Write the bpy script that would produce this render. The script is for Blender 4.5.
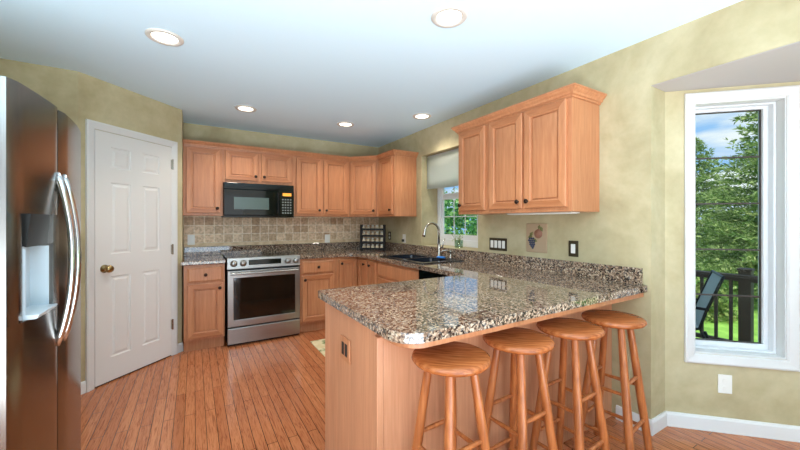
import bpy, bmesh, math, random
from mathutils import Vector, Matrix
from mathutils.geometry import tessellate_polygon
random.seed(7)
PI = math.pi
for o in list(bpy.data.objects): bpy.data.objects.remove(o)
S = bpy.context.scene
COL = S.collection

# ------------------------------------------------------------------ camera
F = 341.19
cam_d = bpy.data.cameras.new('camera'); cam = bpy.data.objects.new('camera', cam_d); COL.objects.link(cam)
cam.location = (-2.4064, -4.6128, 1.3050)
cam.rotation_euler = (PI/2, 0, -0.5430)
cam_d.sensor_width = 36; cam_d.lens = 36*F/800
cam_d.shift_y = (222.05-225)/800*1.0
cam_d.clip_start = 0.05; cam_d.clip_end = 300
S.camera = cam
S.view_settings.view_transform = 'Standard'; S.view_settings.look = 'None'
S.view_settings.gamma = 1; S.view_settings.use_curve_mapping = False
S.view_settings.exposure = 0.0

# ------------------------------------------------------------------ world: blue sky with soft clouds
W = bpy.data.worlds.new('sky'); S.world = W; W.use_nodes = True
nt = W.node_tree; nt.nodes.clear()
out = nt.nodes.new('ShaderNodeOutputWorld'); bg = nt.nodes.new('ShaderNodeBackground')
tc = nt.nodes.new('ShaderNodeTexCoord'); mp = nt.nodes.new('ShaderNodeMapping'); mp.inputs['Scale'].default_value = (1.6, 1.6, 6)
nz = nt.nodes.new('ShaderNodeTexNoise'); nz.inputs['Scale'].default_value = 2.2; nz.inputs['Detail'].default_value = 6
rp = nt.nodes.new('ShaderNodeValToRGB')
rp.color_ramp.elements[0].position = .49; rp.color_ramp.elements[0].color = (.30, .54, .90, 1)
rp.color_ramp.elements[1].position = .62; rp.color_ramp.elements[1].color = (.86, .90, .95, 1)
nt.links.new(tc.outputs['Generated'], mp.inputs['Vector']); nt.links.new(mp.outputs['Vector'], nz.inputs['Vector'])
nt.links.new(nz.outputs['Fac'], rp.inputs['Fac']); nt.links.new(rp.outputs['Color'], bg.inputs['Color'])
bg.inputs['Strength'].default_value = 1.15
nt.links.new(bg.outputs['Background'], out.inputs['Surface'])

def light(name, kind, loc, rot, energy, color=(1, 1, 1), size=1, sizey=None, spread=None):
    d = bpy.data.lights.new(name, kind); o = bpy.data.objects.new(name, d); COL.objects.link(o)
    o.location = loc; o.rotation_euler = rot; d.energy = energy; d.color = color
    if kind == 'AREA':
        d.shape = 'RECTANGLE'; d.size = size; d.size_y = sizey or size
        if spread: d.spread = spread
    if kind == 'SUN': d.angle = size
    return o
light('sun', 'SUN', (-6, -6, 12), (math.radians(38), 0, math.radians(-62)), 4.8, (1, .96, .88), math.radians(1))
# unseen area lights added as fill, standing in for daylight behind the camera
light('daylight_rear_fill', 'AREA', (-2.6, -8.3, 1.5), (math.radians(104), 0, 0), 50, (.93, .97, 1), 4.5, 2.0)
light('daylight_side_fill', 'AREA', (-6.2, -5.6, 1.5), (math.radians(100), 0, math.radians(-72)), 95, (.93, .97, 1), 3.0, 2.0)
# unseen upward panel added to brighten the ceiling like bounced flash
light('bounce_fill', 'AREA', (-3.0, -5.9, .35), (math.radians(156), 0, 0), 390, (.76, .90, 1), 4.4, 2.8, math.radians(135))

# ------------------------------------------------------------------ materials
def lin(c): return tuple(((x/255)/12.92 if x/255 <= .04045 else ((x/255+.055)/1.055)**2.4) for x in c)+(1,)
def newmat(name):
    m = bpy.data.materials.new(name); m.use_nodes = True
    b = m.node_tree.nodes['Principled BSDF']; return m, m.node_tree, b
def plain(name, c, rough=.5, metal=0, spec=.5, trans=0, emis=None, es=0, coat=0):
    m, t, b = newmat(name)
    b.inputs['Base Color'].default_value = lin(c); b.inputs['Roughness'].default_value = rough
    b.inputs['Metallic'].default_value = metal; b.inputs['Specular IOR Level'].default_value = spec
    b.inputs['Transmission Weight'].default_value = trans; b.inputs['Coat Weight'].default_value = coat
    if emis: b.inputs['Emission Color'].default_value = lin(emis); b.inputs['Emission Strength'].default_value = es
    return m
def N(t, k, **kw):
    n = t.nodes.new(k)
    for a, v in kw.items():
        if a in n.inputs.keys(): n.inputs[a].default_value = v
        else: setattr(n, a, v)
    return n
def coords(t, scale=(1, 1, 1), kind='Object', rot=(0, 0, 0)):
    c = t.nodes.new('ShaderNodeTexCoord'); m = t.nodes.new('ShaderNodeMapping')
    m.inputs['Scale'].default_value = scale; m.inputs['Rotation'].default_value = rot
    t.links.new(c.outputs[kind], m.inputs['Vector']); return m.outputs['Vector']
def ramp(t, src, stops, interp='LINEAR'):
    r = t.nodes.new('ShaderNodeValToRGB'); r.color_ramp.interpolation = interp
    e = r.color_ramp.elements
    e[0].position = stops[0][0]; e[0].color = lin(stops[0][1])
    e[1].position = stops[-1][0]; e[1].color = lin(stops[-1][1])
    for p, c in stops[1:-1]:
        x = e.new(p); x.color = lin(c)
    t.links.new(src, r.inputs['Fac']); return r.outputs['Color']
def mix(t, a, b, fac, mode='MIX'):
    n = t.nodes.new('ShaderNodeMix'); n.data_type = 'RGBA'; n.blend_type = mode
    for s, v in ((n.inputs['Factor'], fac), (n.inputs['A'], a), (n.inputs['B'], b)):
        if hasattr(v, 'links') or isinstance(v, bpy.types.NodeSocket): t.links.new(v, s)
        else: s.default_value = v
    return n.outputs['Result']
def bump(t, b, src, dist=.002, strength=.5):
    n = t.nodes.new('ShaderNodeBump'); n.inputs['Distance'].default_value = dist; n.inputs['Strength'].default_value = strength
    t.links.new(src, n.inputs['Height']); t.links.new(n.outputs['Normal'], b.inputs['Normal'])

def wood(name, c1, c2, c3, scale=(18, 18, 1.6), rough=.35, spec=.4, detail=3):
    m, t, b = newmat(name)
    v = coords(t, scale)
    n1 = N(t, 'ShaderNodeTexNoise', Scale=3.0, Detail=detail, Roughness=.55); t.links.new(v, n1.inputs['Vector'])
    v2 = coords(t, tuple(s*.16 for s in scale))
    n2 = N(t, 'ShaderNodeTexNoise', Scale=2.0, Detail=2.0); t.links.new(v2, n2.inputs['Vector'])
    a = ramp(t, n1.outputs['Fac'], [(.3, c1), (.55, c2), (.75, c3)])
    bb = ramp(t, n2.outputs['Fac'], [(.3, (225, 225, 225)), (.7, (255, 255, 255))])
    t.links.new(mix(t, a, bb, .8, 'MULTIPLY'), b.inputs['Base Color'])
    b.inputs['Roughness'].default_value = rough; b.inputs['Specular IOR Level'].default_value = spec
    return m
M = {}
M['maple'] = wood('maple cabinet wood', (188, 122, 82), (199, 134, 92), (209, 146, 103))
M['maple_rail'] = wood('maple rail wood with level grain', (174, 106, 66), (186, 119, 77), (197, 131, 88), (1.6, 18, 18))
M['panel'] = wood('peninsula maple panel', (198, 136, 98), (208, 147, 109), (216, 156, 118), (26, 26, 1.3))
M['stool'] = wood('stool oak', (152, 82, 40), (184, 106, 56), (202, 126, 72), (22, 22, 2.0), .28, .5, 4)
M['seat'] = wood('stool seat oak', (138, 70, 32), (184, 104, 54), (202, 126, 72), (3.0, 26, 26), .25, .5, 5)
def wallmat(name, c1, c2, c3):
    m, t, b = newmat(name)
    v = coords(t)
    n1 = N(t, 'ShaderNodeTexNoise', Scale=1.7, Detail=4.0, Roughness=.6, Distortion=.6); t.links.new(v, n1.inputs['Vector'])
    n2 = N(t, 'ShaderNodeTexNoise', Scale=11.0, Detail=5.0, Roughness=.65); t.links.new(v, n2.inputs['Vector'])
    a = ramp(t, n1.outputs['Fac'], [(.34, c1), (.5, c2), (.66, c3)])
    bb = ramp(t, n2.outputs['Fac'], [(.3, (232, 232, 228)), (.65, (255, 255, 255))])
    t.links.new(mix(t, a, bb, .6, 'MULTIPLY'), b.inputs['Base Color'])
    b.inputs['Roughness'].default_value = .7; b.inputs['Specular IOR Level'].default_value = .2
    return m
M['wall'] = wallmat('sponged khaki wall paint', (178, 163, 127), (191, 178, 141), (203, 191, 156))
M['ceiling'] = plain('ceiling paint with daylight tint', (218, 240, 252), .9, spec=.1)  # blue cast of the daylight is put into this base colour
M['trimwhite'] = plain('white trim paint', (220, 219, 216), .4)
M['doorwhite'] = plain('white door paint', (224, 221, 216), .45)
M['vinyl'] = plain('white window vinyl', (224, 225, 226), .35)

def granite():
    m, t, b = newmat('polished brown granite')
    v = coords(t)
    n0 = N(t, 'ShaderNodeTexNoise', Scale=30.0, Detail=2.0); t.links.new(v, n0.inputs['Vector'])
    mx = mix(t, v, n0.outputs['Color'], .02)
    vo = N(t, 'ShaderNodeTexVoronoi', Scale=120.0); t.links.new(mx, vo.inputs['Vector'])
    sp = t.nodes.new('ShaderNodeSeparateColor'); t.links.new(vo.outputs['Color'], sp.inputs['Color'])
    base = ramp(t, sp.outputs['Red'], [(0, (54, 46, 42)), (.20, (108, 88, 74)), (.38, (156, 130, 110)), (.60, (186, 162, 138)), (.82, (206, 188, 166)), (.94, (128, 120, 114))], 'CONSTANT')
    vo2 = N(t, 'ShaderNodeTexVoronoi', Scale=190.0); t.links.new(v, vo2.inputs['Vector'])
    sp2 = t.nodes.new('ShaderNodeSeparateColor'); t.links.new(vo2.outputs['Color'], sp2.inputs['Color'])
    fine = ramp(t, sp2.outputs['Green'], [(0, (50, 44, 42)), (.22, (170, 160, 150)), (.5, (240, 236, 230)), (.8, (255, 255, 255))], 'CONSTANT')
    t.links.new(mix(t, base, fine, .6, 'MULTIPLY'), b.inputs['Base Color'])
    b.inputs['Roughness'].default_value = .03; b.inputs['Specular IOR Level'].default_value = .95
    return m
M['granite'] = granite()

def floor_mat():
    m, t, b = newmat('oak strip floor')
    v = coords(t, (1, 1, 1), 'Object', (0, 0, PI/2))
    br = t.nodes.new('ShaderNodeTexBrick')
    br.offset = .37; br.offset_frequency = 2
    for k, x in (('Scale', 1.0), ('Mortar Size', .0016), ('Mortar Smooth', .1), ('Bias', 0.0), ('Brick Width', .95), ('Row Height', .06)): br.inputs[k].default_value = x
    br.inputs['Color1'].default_value = lin((184, 112, 72)); br.inputs['Color2'].default_value = lin((202, 130, 87)); br.inputs['Mortar'].default_value = lin((70, 32, 18))
    t.links.new(v, br.inputs['Vector'])
    v2 = coords(t, (24, 1.3, 1)); n = N(t, 'ShaderNodeTexNoise', Scale=3.0, Detail=6.0, Roughness=.65, Distortion=2.2); t.links.new(v2, n.inputs['Vector'])
    g = ramp(t, n.outputs['Fac'], [(.38, (176, 152, 136)), (.47, (236, 226, 216)), (.60, (255, 255, 255))])
    t.links.new(mix(t, br.outputs['Color'], g, .85, 'MULTIPLY'), b.inputs['Base Color'])
    b.inputs['Roughness'].default_value = .17; b.inputs['Specular IOR Level'].default_value = .55
    return m
M['floor'] = floor_mat()

def tile_mat():
    m, t, b = newmat('tumbled travertine tiles')
    c = t.nodes.new('ShaderNodeTexCoord'); s = t.nodes.new('ShaderNodeSeparateXYZ'); cb = t.nodes.new('ShaderNodeCombineXYZ')
    t.links.new(c.outputs['Object'], s.inputs['Vector']); t.links.new(s.outputs['X'], cb.inputs['X']); t.links.new(s.outputs['Z'], cb.inputs['Y'])
    br = t.nodes.new('ShaderNodeTexBrick'); br.offset = 0
    for k, x in (('Scale', 1.0), ('Mortar Size', .0052), ('Mortar Smooth', .2), ('Bias', -.1), ('Brick Width', .102), ('Row Height', .102)): br.inputs[k].default_value = x
    br.inputs['Color1'].default_value = lin((238, 210, 174)); br.inputs['Color2'].default_value = lin((184, 146, 106)); br.inputs['Mortar'].default_value = lin((246, 230, 202))
    t.links.new(cb.outputs['Vector'], br.inputs['Vector'])
    n = N(t, 'ShaderNodeTexNoise', Scale=40.0, Detail=4.0); t.links.new(c.outputs['Object'], n.inputs['Vector'])
    g = ramp(t, n.outputs['Fac'], [(.35, (205, 196, 186)), (.6, (255, 255, 255))])
    t.links.new(mix(t, br.outputs['Color'], g, .8, 'MULTIPLY'), b.inputs['Base Color'])
    b.inputs['Roughness'].default_value = .5
    return m
M['tile'] = tile_mat()

def noisemat(name, cs, scale, rough=.9):
    m, t, b = newmat(name); v = coords(t); n = N(t, 'ShaderNodeTexNoise', Scale=scale, Detail=5.0); t.links.new(v, n.inputs['Vector'])
    t.links.new(ramp(t, n.outputs['Fac'], [(.35, cs[0]), (.5, cs[1]), (.65, cs[2])]), b.inputs['Base Color']); b.inputs['Roughness'].default_value = rough; return m
M['liner'] = noisemat('stone border strip', ((196, 166, 126), (216, 188, 148), (226, 202, 164)), 12, .5)
def steel(name, c, rough, along='z'):
    m, t, b = newmat(name)
    sc = {'z': (160, 160, 1.5), 'x': (1.5, 160, 160)}[along]
    v = coords(t, sc); n = N(t, 'ShaderNodeTexNoise', Scale=4.0, Detail=2.0); t.links.new(v, n.inputs['Vector'])
    t.links.new(ramp(t, n.outputs['Fac'], [(.3, tuple(int(x*.93) for x in c)), (.7, c)]), b.inputs['Base Color'])
    b.inputs['Metallic'].default_value = 1; b.inputs['Roughness'].default_value = rough
    return m
M['steel'] = steel('brushed stainless steel', (172, 170, 166), .34, 'x')
M['steel_fridge'] = steel('fridge stainless steel', (152, 149, 144), .22, 'z')
M['chrome'] = plain('polished chrome', (215, 215, 215), .12, 1)
M['nickel'] = plain('brushed nickel', (190, 184, 174), .25, 1)
M['brass'] = plain('antique brass', (170, 145, 100), .25, 1)
M['black'] = plain('gloss black', (8, 14, 12), .10, spec=.3)
M['blackglass'] = plain('black appliance glass', (6, 14, 12), .06, spec=.3)
M['ovenglass'] = plain('dark oven door glass', (12, 16, 13), .05, spec=.6)
M['dispanel'] = plain('dark dispenser panel', (16, 16, 14), .4, spec=.3)
M['blackmatte'] = plain('matte black', (22, 22, 22), .5)
M['sinkblack'] = plain('black composite sink', (20, 26, 36), .18, spec=.8)
M['knob'] = plain('dark bronze knob', (58, 42, 34), .3, .8)
M['whiteplastic'] = plain('white plastic', (236, 234, 226), .4)
M['outlet_dark'] = plain('dark slot', (40, 36, 34), .6)
M['bronzeplate'] = plain('bronze switch plate', (74, 66, 50), .35, .6)
M['greyplastic'] = plain('light blue grey plastic', (196, 208, 214), .3)
M['ledglow'] = plain('amber display', (230, 150, 40), .4, emis=(235, 150, 50), es=.8)
M['lamp'] = plain('lit lamp face', (255, 250, 240), .5, emis=(255, 246, 232), es=5)
M['canring'] = plain('lamp trim ring', (214, 206, 196), .5)
M['mwwindow'] = plain('microwave window mesh', (64, 84, 78), .2, spec=.6)
M['keys'] = plain('microwave keypad legend', (120, 124, 120), .4)
M['blue'] = plain('blue sponge', (40, 130, 220), .7)
M['spice'] = plain('jar contents', (206, 190, 160), .4)
M['spice2'] = plain('jar contents brown', (170, 130, 90), .4)
M['jarlid'] = plain('jar lid silver', (216, 214, 206), .3, .3)
def glass(name, tint=(255, 255, 255), rough=0):
    m, t, b = newmat(name)
    t.nodes.remove(b); o = t.nodes['Material Output']
    tr = t.nodes.new('ShaderNodeBsdfTransparent'); tr.inputs['Color'].default_value = lin(tint)
    gl = t.nodes.new('ShaderNodeBsdfGlossy'); gl.inputs['Roughness'].default_value = rough
    fr = t.nodes.new('ShaderNodeFresnel'); fr.inputs['IOR'].default_value = 1.13
    mx = t.nodes.new('ShaderNodeMixShader')
    t.links.new(fr.outputs[0], mx.inputs[0]); t.links.new(tr.outputs[0], mx.inputs[1]); t.links.new(gl.outputs[0], mx.inputs[2])
    t.links.new(mx.outputs[0], o.inputs['Surface']); return m
M['glass'] = glass('clear window glass', (248, 252, 250))
M['jarglass'] = glass('jar glass', (225, 238, 228))
for n_ in list(M['jarglass'].node_tree.nodes):
    if n_.type == 'FRESNEL': M['jarglass'].node_tree.nodes.remove(n_)
    elif n_.type == 'MIX_SHADER': n_.inputs[0].default_value = .12
M['darkbar'] = plain('dark window grid bar', (62, 52, 46), .4)
def shade_mat():
    m, t, b = newmat('white shade fabric'); b.inputs['Base Color'].default_value = lin((238, 238, 234)); b.inputs['Roughness'].default_value = .9
    tl = t.nodes.new('ShaderNodeBsdfTranslucent'); tl.inputs['Color'].default_value = lin((240, 240, 236))
    mx = t.nodes.new('ShaderNodeMixShader'); mx.inputs[0].default_value = .75
    o = t.nodes['Material Output']; t.links.new(b.outputs[0], mx.inputs[1]); t.links.new(tl.outputs[0], mx.inputs[2]); t.links.new(mx.outputs[0], o.inputs['Surface']); return m
M['shade'] = shade_mat()
def leafmat(name, cs):
    m, t, b = newmat(name)
    g = t.nodes.new('ShaderNodeNewGeometry')
    t.links.new(ramp(t, g.outputs['Random Per Island'], [(0, cs[0]), (.5, cs[1]), (1, cs[2])]), b.inputs['Base Color'])
    b.inputs['Roughness'].default_value = .6; b.inputs['Specular IOR Level'].default_value = .2
    tl = t.nodes.new('ShaderNodeBsdfTranslucent'); t.links.new(b.inputs['Base Color'].links[0].from_socket, tl.inputs['Color'])
    mx = t.nodes.new('ShaderNodeMixShader'); mx.inputs[0].default_value = .3
    o = t.nodes['Material Output']; t.links.new(b.outputs[0], mx.inputs[1]); t.links.new(tl.outputs[0], mx.inputs[2]); t.links.new(mx.outputs[0], o.inputs['Surface']); return m
M['needles'] = leafmat('spruce needles', ((84, 116, 60), (136, 160, 92), (190, 202, 138)))
M['leaves'] = leafmat('bush leaves', ((40, 104, 56), (92, 160, 84), (176, 218, 136)))
M['leaves2'] = leafmat('shrub leaves', ((80, 110, 60), (130, 150, 84), (170, 180, 110)))
M['bark'] = plain('bark', (92, 74, 58), .9)
M['deckwood'] = plain('dark brown deck stain', (92, 78, 70), .7)
M['chairframe'] = plain('dark metal chair frame', (48, 48, 50), .4, .5)
M['sling'] = plain('grey sling fabric', (170, 178, 182), .8)
M['lawn'] = noisemat('sunlit lawn', ((116, 160, 60), (138, 184, 76), (160, 204, 92)), 3)
M['mat'] = noisemat('floral mat weave', ((214, 196, 150), (226, 212, 172), (96, 120, 60)), 9)
M['plaque'] = plain('cream stone plaque', (178, 152, 122), .6)
M['siding'] = plain('neighbour siding', (214, 206, 190), .8)

# ------------------------------------------------------------------ mesh helpers
class MB:
    def __init__(s): s.bm = bmesh.new()
    def box(s, x0, x1, y0, y1, z0, z1, mat=None):
        vs = [s.bm.verts.new(p) for p in ((x0,y0,z0),(x1,y0,z0),(x1,y1,z0),(x0,y1,z0),(x0,y0,z1),(x1,y0,z1),(x1,y1,z1),(x0,y1,z1))]
        if mat is not None:
            for v in vs: v.co = mat @ v.co
        for f in ((3,2,1,0),(4,5,6,7),(0,1,5,4),(1,2,6,5),(2,3,7,6),(3,0,4,7)): s.bm.faces.new([vs[i] for i in f])
        return s
    def prism(s, poly, z0, z1, holes=(), mat=None):
        loops = [list(poly)]+[list(h) for h in holes]
        tris = tessellate_polygon([[Vector((a, b, 0)) for a, b in l] for l in loops])
        flat = [p for l in loops for p in l]
        lo = [s.bm.verts.new((a, b, z0)) for a, b in flat]; hi = [s.bm.verts.new((a, b, z1)) for a, b in flat]
        for t in tris:
            try: s.bm.faces.new([hi[i] for i in t]); s.bm.faces.new([lo[i] for i in reversed(t)])
            except ValueError: pass
        k = 0
        for l in loops:
            n = len(l)
            for i in range(n):
                a, b = k+i, k+(i+1) % n
                s.bm.faces.new((lo[a], lo[b], hi[b], hi[a]))
            k += n
        if mat is not None:
            for v in lo+hi: v.co = mat @ v.co
        return s
    def tube(s, pts, rad, n=12, caps=True):
        pts = [Vector(p) for p in pts]
        if not hasattr(rad, '__len__'): rad = [rad]*len(pts)
        rings = []; up = None
        for i, p in enumerate(pts):
            d = (pts[min(i+1, len(pts)-1)]-pts[max(i-1, 0)]).normalized()
            if up is None: up = d.orthogonal().normalized()
            up = (up-d*up.dot(d)).normalized(); w = d.cross(up)
            rings.append([s.bm.verts.new(p+(up*math.cos(2*PI*k/n)+w*math.sin(2*PI*k/n))*rad[i]) for k in range(n)])
        for a, b in zip(rings, rings[1:]):
            for k in range(n): s.bm.faces.new((a[k], a[(k+1) % n], b[(k+1) % n], b[k]))
        if caps: s.bm.faces.new(list(reversed(rings[0]))); s.bm.faces.new(rings[-1])
        return s
    def lathe(s, prof, n=24, mat=None):   # prof: (r,z) list
        rings = []
        for r, z in prof:
            if r < 1e-6: rings.append([s.bm.verts.new((0, 0, z))])
            else: rings.append([s.bm.verts.new((r*math.cos(2*PI*k/n), r*math.sin(2*PI*k/n), z)) for k in range(n)])
        for a, b in zip(rings, rings[1:]):
            for k in range(n):
                q = (k+1) % n
                if len(a) == 1 and len(b) == 1: break
                if len(a) == 1: s.bm.faces.new((a[0], b[q], b[k]))
                elif len(b) == 1: s.bm.faces.new((a[k], a[q], b[0]))
                else: s.bm.faces.new((a[k], a[q], b[q], b[k]))
        if mat is not None:
            for rg in rings:
                for v in rg: v.co = mat @ v.co
        return s
    def loops(s, L, close_first=True):   # list of equal-length loops, bridged; last one filled
        R = [[s.bm.verts.new(p) for p in l] for l in L]; n = len(L[0])
        for a, b in zip(R, R[1:]):
            for k in range(n): s.bm.faces.new((a[k], a[(k+1) % n], b[(k+1) % n], b[k]))
        s.bm.faces.new(R[-1])
        if close_first: s.bm.faces.new(list(reversed(R[0])))
        return s
    def sweep(s, path, prof, closed=False):   # path: xy polyline; prof: (outward, z), outward is to the right of travel
        P = [Vector(p) for p in path]; n = len(P); rings = []
        for i in range(n):
            d0 = (P[i]-P[i-1]).normalized() if (i > 0 or closed) else None
            d1 = (P[(i+1) % n]-P[i]).normalized() if (i < n-1 or closed) else None
            d0 = d0 or d1; d1 = d1 or d0
            n0 = Vector((d0.y, -d0.x)); n1 = Vector((d1.y, -d1.x)); m = (n0+n1); m = m/ m.dot(n0) if m.length > 1e-6 else n0
            rings.append([s.bm.verts.new((P[i].x+m.x*a, P[i].y+m.y*a, z)) for a, z in prof])
        k = len(prof)
        for i in range(n if closed else n-1):
            a, b = rings[i], rings[(i+1) % n]
            for j in range(k): s.bm.faces.new((a[j], a[(j+1) % k], b[(j+1) % k], b[j]))
        if not closed: s.bm.faces.new(list(reversed(rings[0]))); s.bm.faces.new(rings[-1])
        return s
    def build(s, name, mat, parent=None, bev=0, smooth=False, loc=None, rot=None, seg=2):
        bmesh.ops.recalc_face_normals(s.bm, faces=s.bm.faces[:])
        me = bpy.data.meshes.new(name); s.bm.to_mesh(me); s.bm.free()
        o = bpy.data.objects.new(name, me); COL.objects.link(o)
        me.materials.append(mat if not isinstance(mat, str) else M[mat])
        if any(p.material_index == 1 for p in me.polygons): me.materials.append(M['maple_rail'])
        if parent: o.parent = parent
        if loc: o.location = loc
        if rot: o.rotation_euler = rot
        if smooth: me.shade_smooth()
        if bev:
            b = o.modifiers.new('bevel', 'BEVEL'); b.width = bev; b.segments = seg; b.limit_method = 'ANGLE'; b.angle_limit = math.radians(40)
        if smooth == 'auto' or (bev and smooth):
            me.set_sharp_from_angle(angle=math.radians(40))
        return o
def tag(o, label=None, cat=None, group=None, kind=None):
    if label: o['label'] = label
    if cat: o['category'] = cat
    if group: o['group'] = group
    if kind: o['kind'] = kind
    return o
def empty(name, loc, rz=0, label=None, cat=None, group=None):
    o = bpy.data.objects.new(name, None); COL.objects.link(o); o.location = loc; o.rotation_euler = (0, 0, rz); o.empty_display_size = .05
    return tag(o, label, cat, group)
def struct(o): o['kind'] = 'structure'; return o
def kids(o): return [c for c in bpy.data.objects if c.parent == o]
def copy_tree(o, parent=None):
    c = o.copy(); COL.objects.link(c)
    if parent: c.parent = parent
    for ch in kids(o): copy_tree(ch, c)
    return c
def rot_to(axis):  # matrix turning +z into axis
    return Vector((0, 0, 1)).rotation_difference(Vector(axis)).to_matrix().to_4x4()

H = 2.44
XP = -2.51      # pantry side limit of the back run
YR = -3.613      # end of the sink wall
# ------------------------------------------------------------------ room shell
struct(MB().prism([(-6.6, 0), (-6.6, -8.6), (.14, -8.6), (.14, -6.82), (.699, -6.30), (.699, -4.122), (.19, -3.613), (.0, -3.613), (0, 0)], -.1, 0).build('floor', 'floor'))
struct(MB().box(-6.9, 1.2, -8.9, .4, H, H+.25).build('ceiling', 'ceiling'))
struct(MB().box(-6.7, .3, 0, .15, -.1, H).build('wall_back', 'wall'))
# sink wall with window opening: prism in (y,z), extruded in x
def xwall(poly, holes, x0, x1):
    m = Matrix(((0, 0, 1, 0), (1, 0, 0, 0), (0, 1, 0, 0), (0, 0, 0, 1)))
    return MB().prism(poly, x0, x1, holes, m)
WY0, WY1, WZ0, WZ1 = -1.14, -2.12, 1.02, 2.12
struct(xwall([(0, -.1), (0, H), (-8.7, H), (-8.7, -.1), (-6.83, -.1), (-6.83, 2.147), (YR, 2.147), (YR, -.1)],
             [[(WY0, WZ0), (WY1, WZ0), (WY1, WZ1), (WY0, WZ1)]], 0, .19).build('wall_right', 'wall'))
# deeper outer skin around the sink window (thick recess)
struct(xwall([(0, -.1), (0, H), (-3.3, H), (-3.3, -.1)], [[(WY0, WZ0), (WY1, WZ0), (WY1, WZ1), (WY0, WZ1)]], .19, .30).build('wall_outer', 'wall'))
# bay: angled walls + soffit
def angwall(P0, P1, z0, z1, th, holes=(), name='wall_bay', mat='wall'):
    P0 = Vector(P0); P1 = Vector(P1); L = (P1-P0).length; d = (P1-P0).normalized(); n = Vector((-d.y, d.x))   # n: left of travel = outward
    m = Matrix(((d.x, 0, n.x, P0.x), (d.y, 0, n.y, P0.y), (0, 1, 0, 0), (0, 0, 0, 1)))
    return struct(MB().prism([(0, z0), (L, z0), (L, z1), (0, z1)], 0, th, holes, m).build(name, mat)), m
BP0 = Vector((.19, -3.613)); BD = Vector((.7071, -.7071)); BP1 = BP0+BD*.72
OS0, OS1, OZ0, OZ1 = .157, .633, .478, 2.060
wb, MBAY = angwall(BP0, BP1, -.1, 2.1425, .15, [[(OS0, OZ0), (OS1, OZ0), (OS1, OZ1), (OS0, OZ1)]], 'wall_bay')
angwall(BP1, (BP1.x, -6.30), -.1, 2.1425, .15, [[(.15, .5), (2.0, .5), (2.0, 2.05), (.15, 2.05)]], 'wall_bay_centre')
angwall((BP1.x, -6.30), (.13, -6.83), -.1, 2.1425, .15, [], 'wall_bay_far')
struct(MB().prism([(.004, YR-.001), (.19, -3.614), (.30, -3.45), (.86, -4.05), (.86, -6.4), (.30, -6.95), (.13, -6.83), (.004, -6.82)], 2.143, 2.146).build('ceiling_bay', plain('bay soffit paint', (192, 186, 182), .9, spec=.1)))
# pantry walls
PL, PR = Vector((-3.155, -1.16)), Vector((XP, -.515))
struct(MB().prism([(-6.6, 0), (-6.6, PL.y), tuple(PL), tuple(PR), (XP, 0)], 0, H, [ ]).build('wall_pantry', 'wall'))
# rear rooms (behind camera) with glazed openings
struct(xwall([(0, -.1), (0, H), (-8.7, H), (-8.7, -.1)], [[(-4.2, .2), (-7.2, .2), (-7.2, 2.2), (-4.2, 2.2)]], -6.75, -6.6).build('wall_left', 'wall'))
mrear = Matrix(((1, 0, 0, 0), (0, 0, 1, 0), (0, 1, 0, 0), (0, 0, 0, 1)))
struct(MB().prism([(-6.7, -.1), (.2, -.1), (.2, H), (-6.7, H)], -8.75, -8.6, [[(-5, .2), (-1, .2), (-1, 2.2), (-5, 2.2)]], mrear).build('wall_rear', 'wall'))
struct(MB().box(-3.82, -3.70, -3.5, -1.165, 0, H).build('wall_alcove', 'wall'))

# baseboards
BB = [(0, 0), (.014, 0), (.014, .075), (.008, .09), (0, .09)]
struct(MB().sweep([(.0, -3.415), (.0, YR), (.19, -3.613), tuple(BP1), (BP1.x, -6.2)], BB).build('baseboard_right', 'trimwhite'))
d45 = Vector((.7071, .7071))
def pw(s): return PL+Vector((.7071, .7071))*s
struct(MB().sweep([tuple(pw(.845)), tuple(PR)], BB).build('baseboard_pantry', 'trimwhite'))
struct(MB().sweep([(-3.69, PL.y), tuple(PL), tuple(pw(.046))], BB).build('baseboard_left', 'trimwhite'))

# ------------------------------------------------------------------ pantry door
DA = .785398
door = empty('door_1', (pw(.048).x, pw(.048).y, 0), DA); struct(door)     # local x along wall, -y into the room
# s offset: local 0 = casing outer left;  casing to .795
cw = .058
cb = MB()
cprof = [(0, 0), (0, -.018), (.012, -.02), (.042, -.014), (cw, -.010), (cw, 0)]   # (inward, y)
def casing(w, h, prof, z0=0, four=False):
    mb = MB(); L = []
    for a, y in prof:
        if four: L.append([(a, y, z0+a), (w-a, y, z0+a), (w-a, y, h-a), (a, y, h-a)])
        else: L.append([(a, y, z0), (a, y, h-a), (w-a, y, h-a), (w-a, y, z0)])
    R = [[mb.bm.verts.new(p) for p in l] for l in L]; k = len(R)
    m = 4
    for j in range(k):
        a, b = R[j], R[(j+1) % k]
        for i in range(m if four else m-1): mb.bm.faces.new((a[i], a[(i+1) % m], b[(i+1) % m], b[i]))
    if not four:
        mb.bm.faces.new([R[j][0] for j in range(k)]); mb.bm.faces.new([R[j][3] for j in reversed(range(k))])
    return mb
DW, DH = .795, 2.095
casing(DW, DH, cprof).build('door_casing', 'trimwhite', door)
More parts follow.
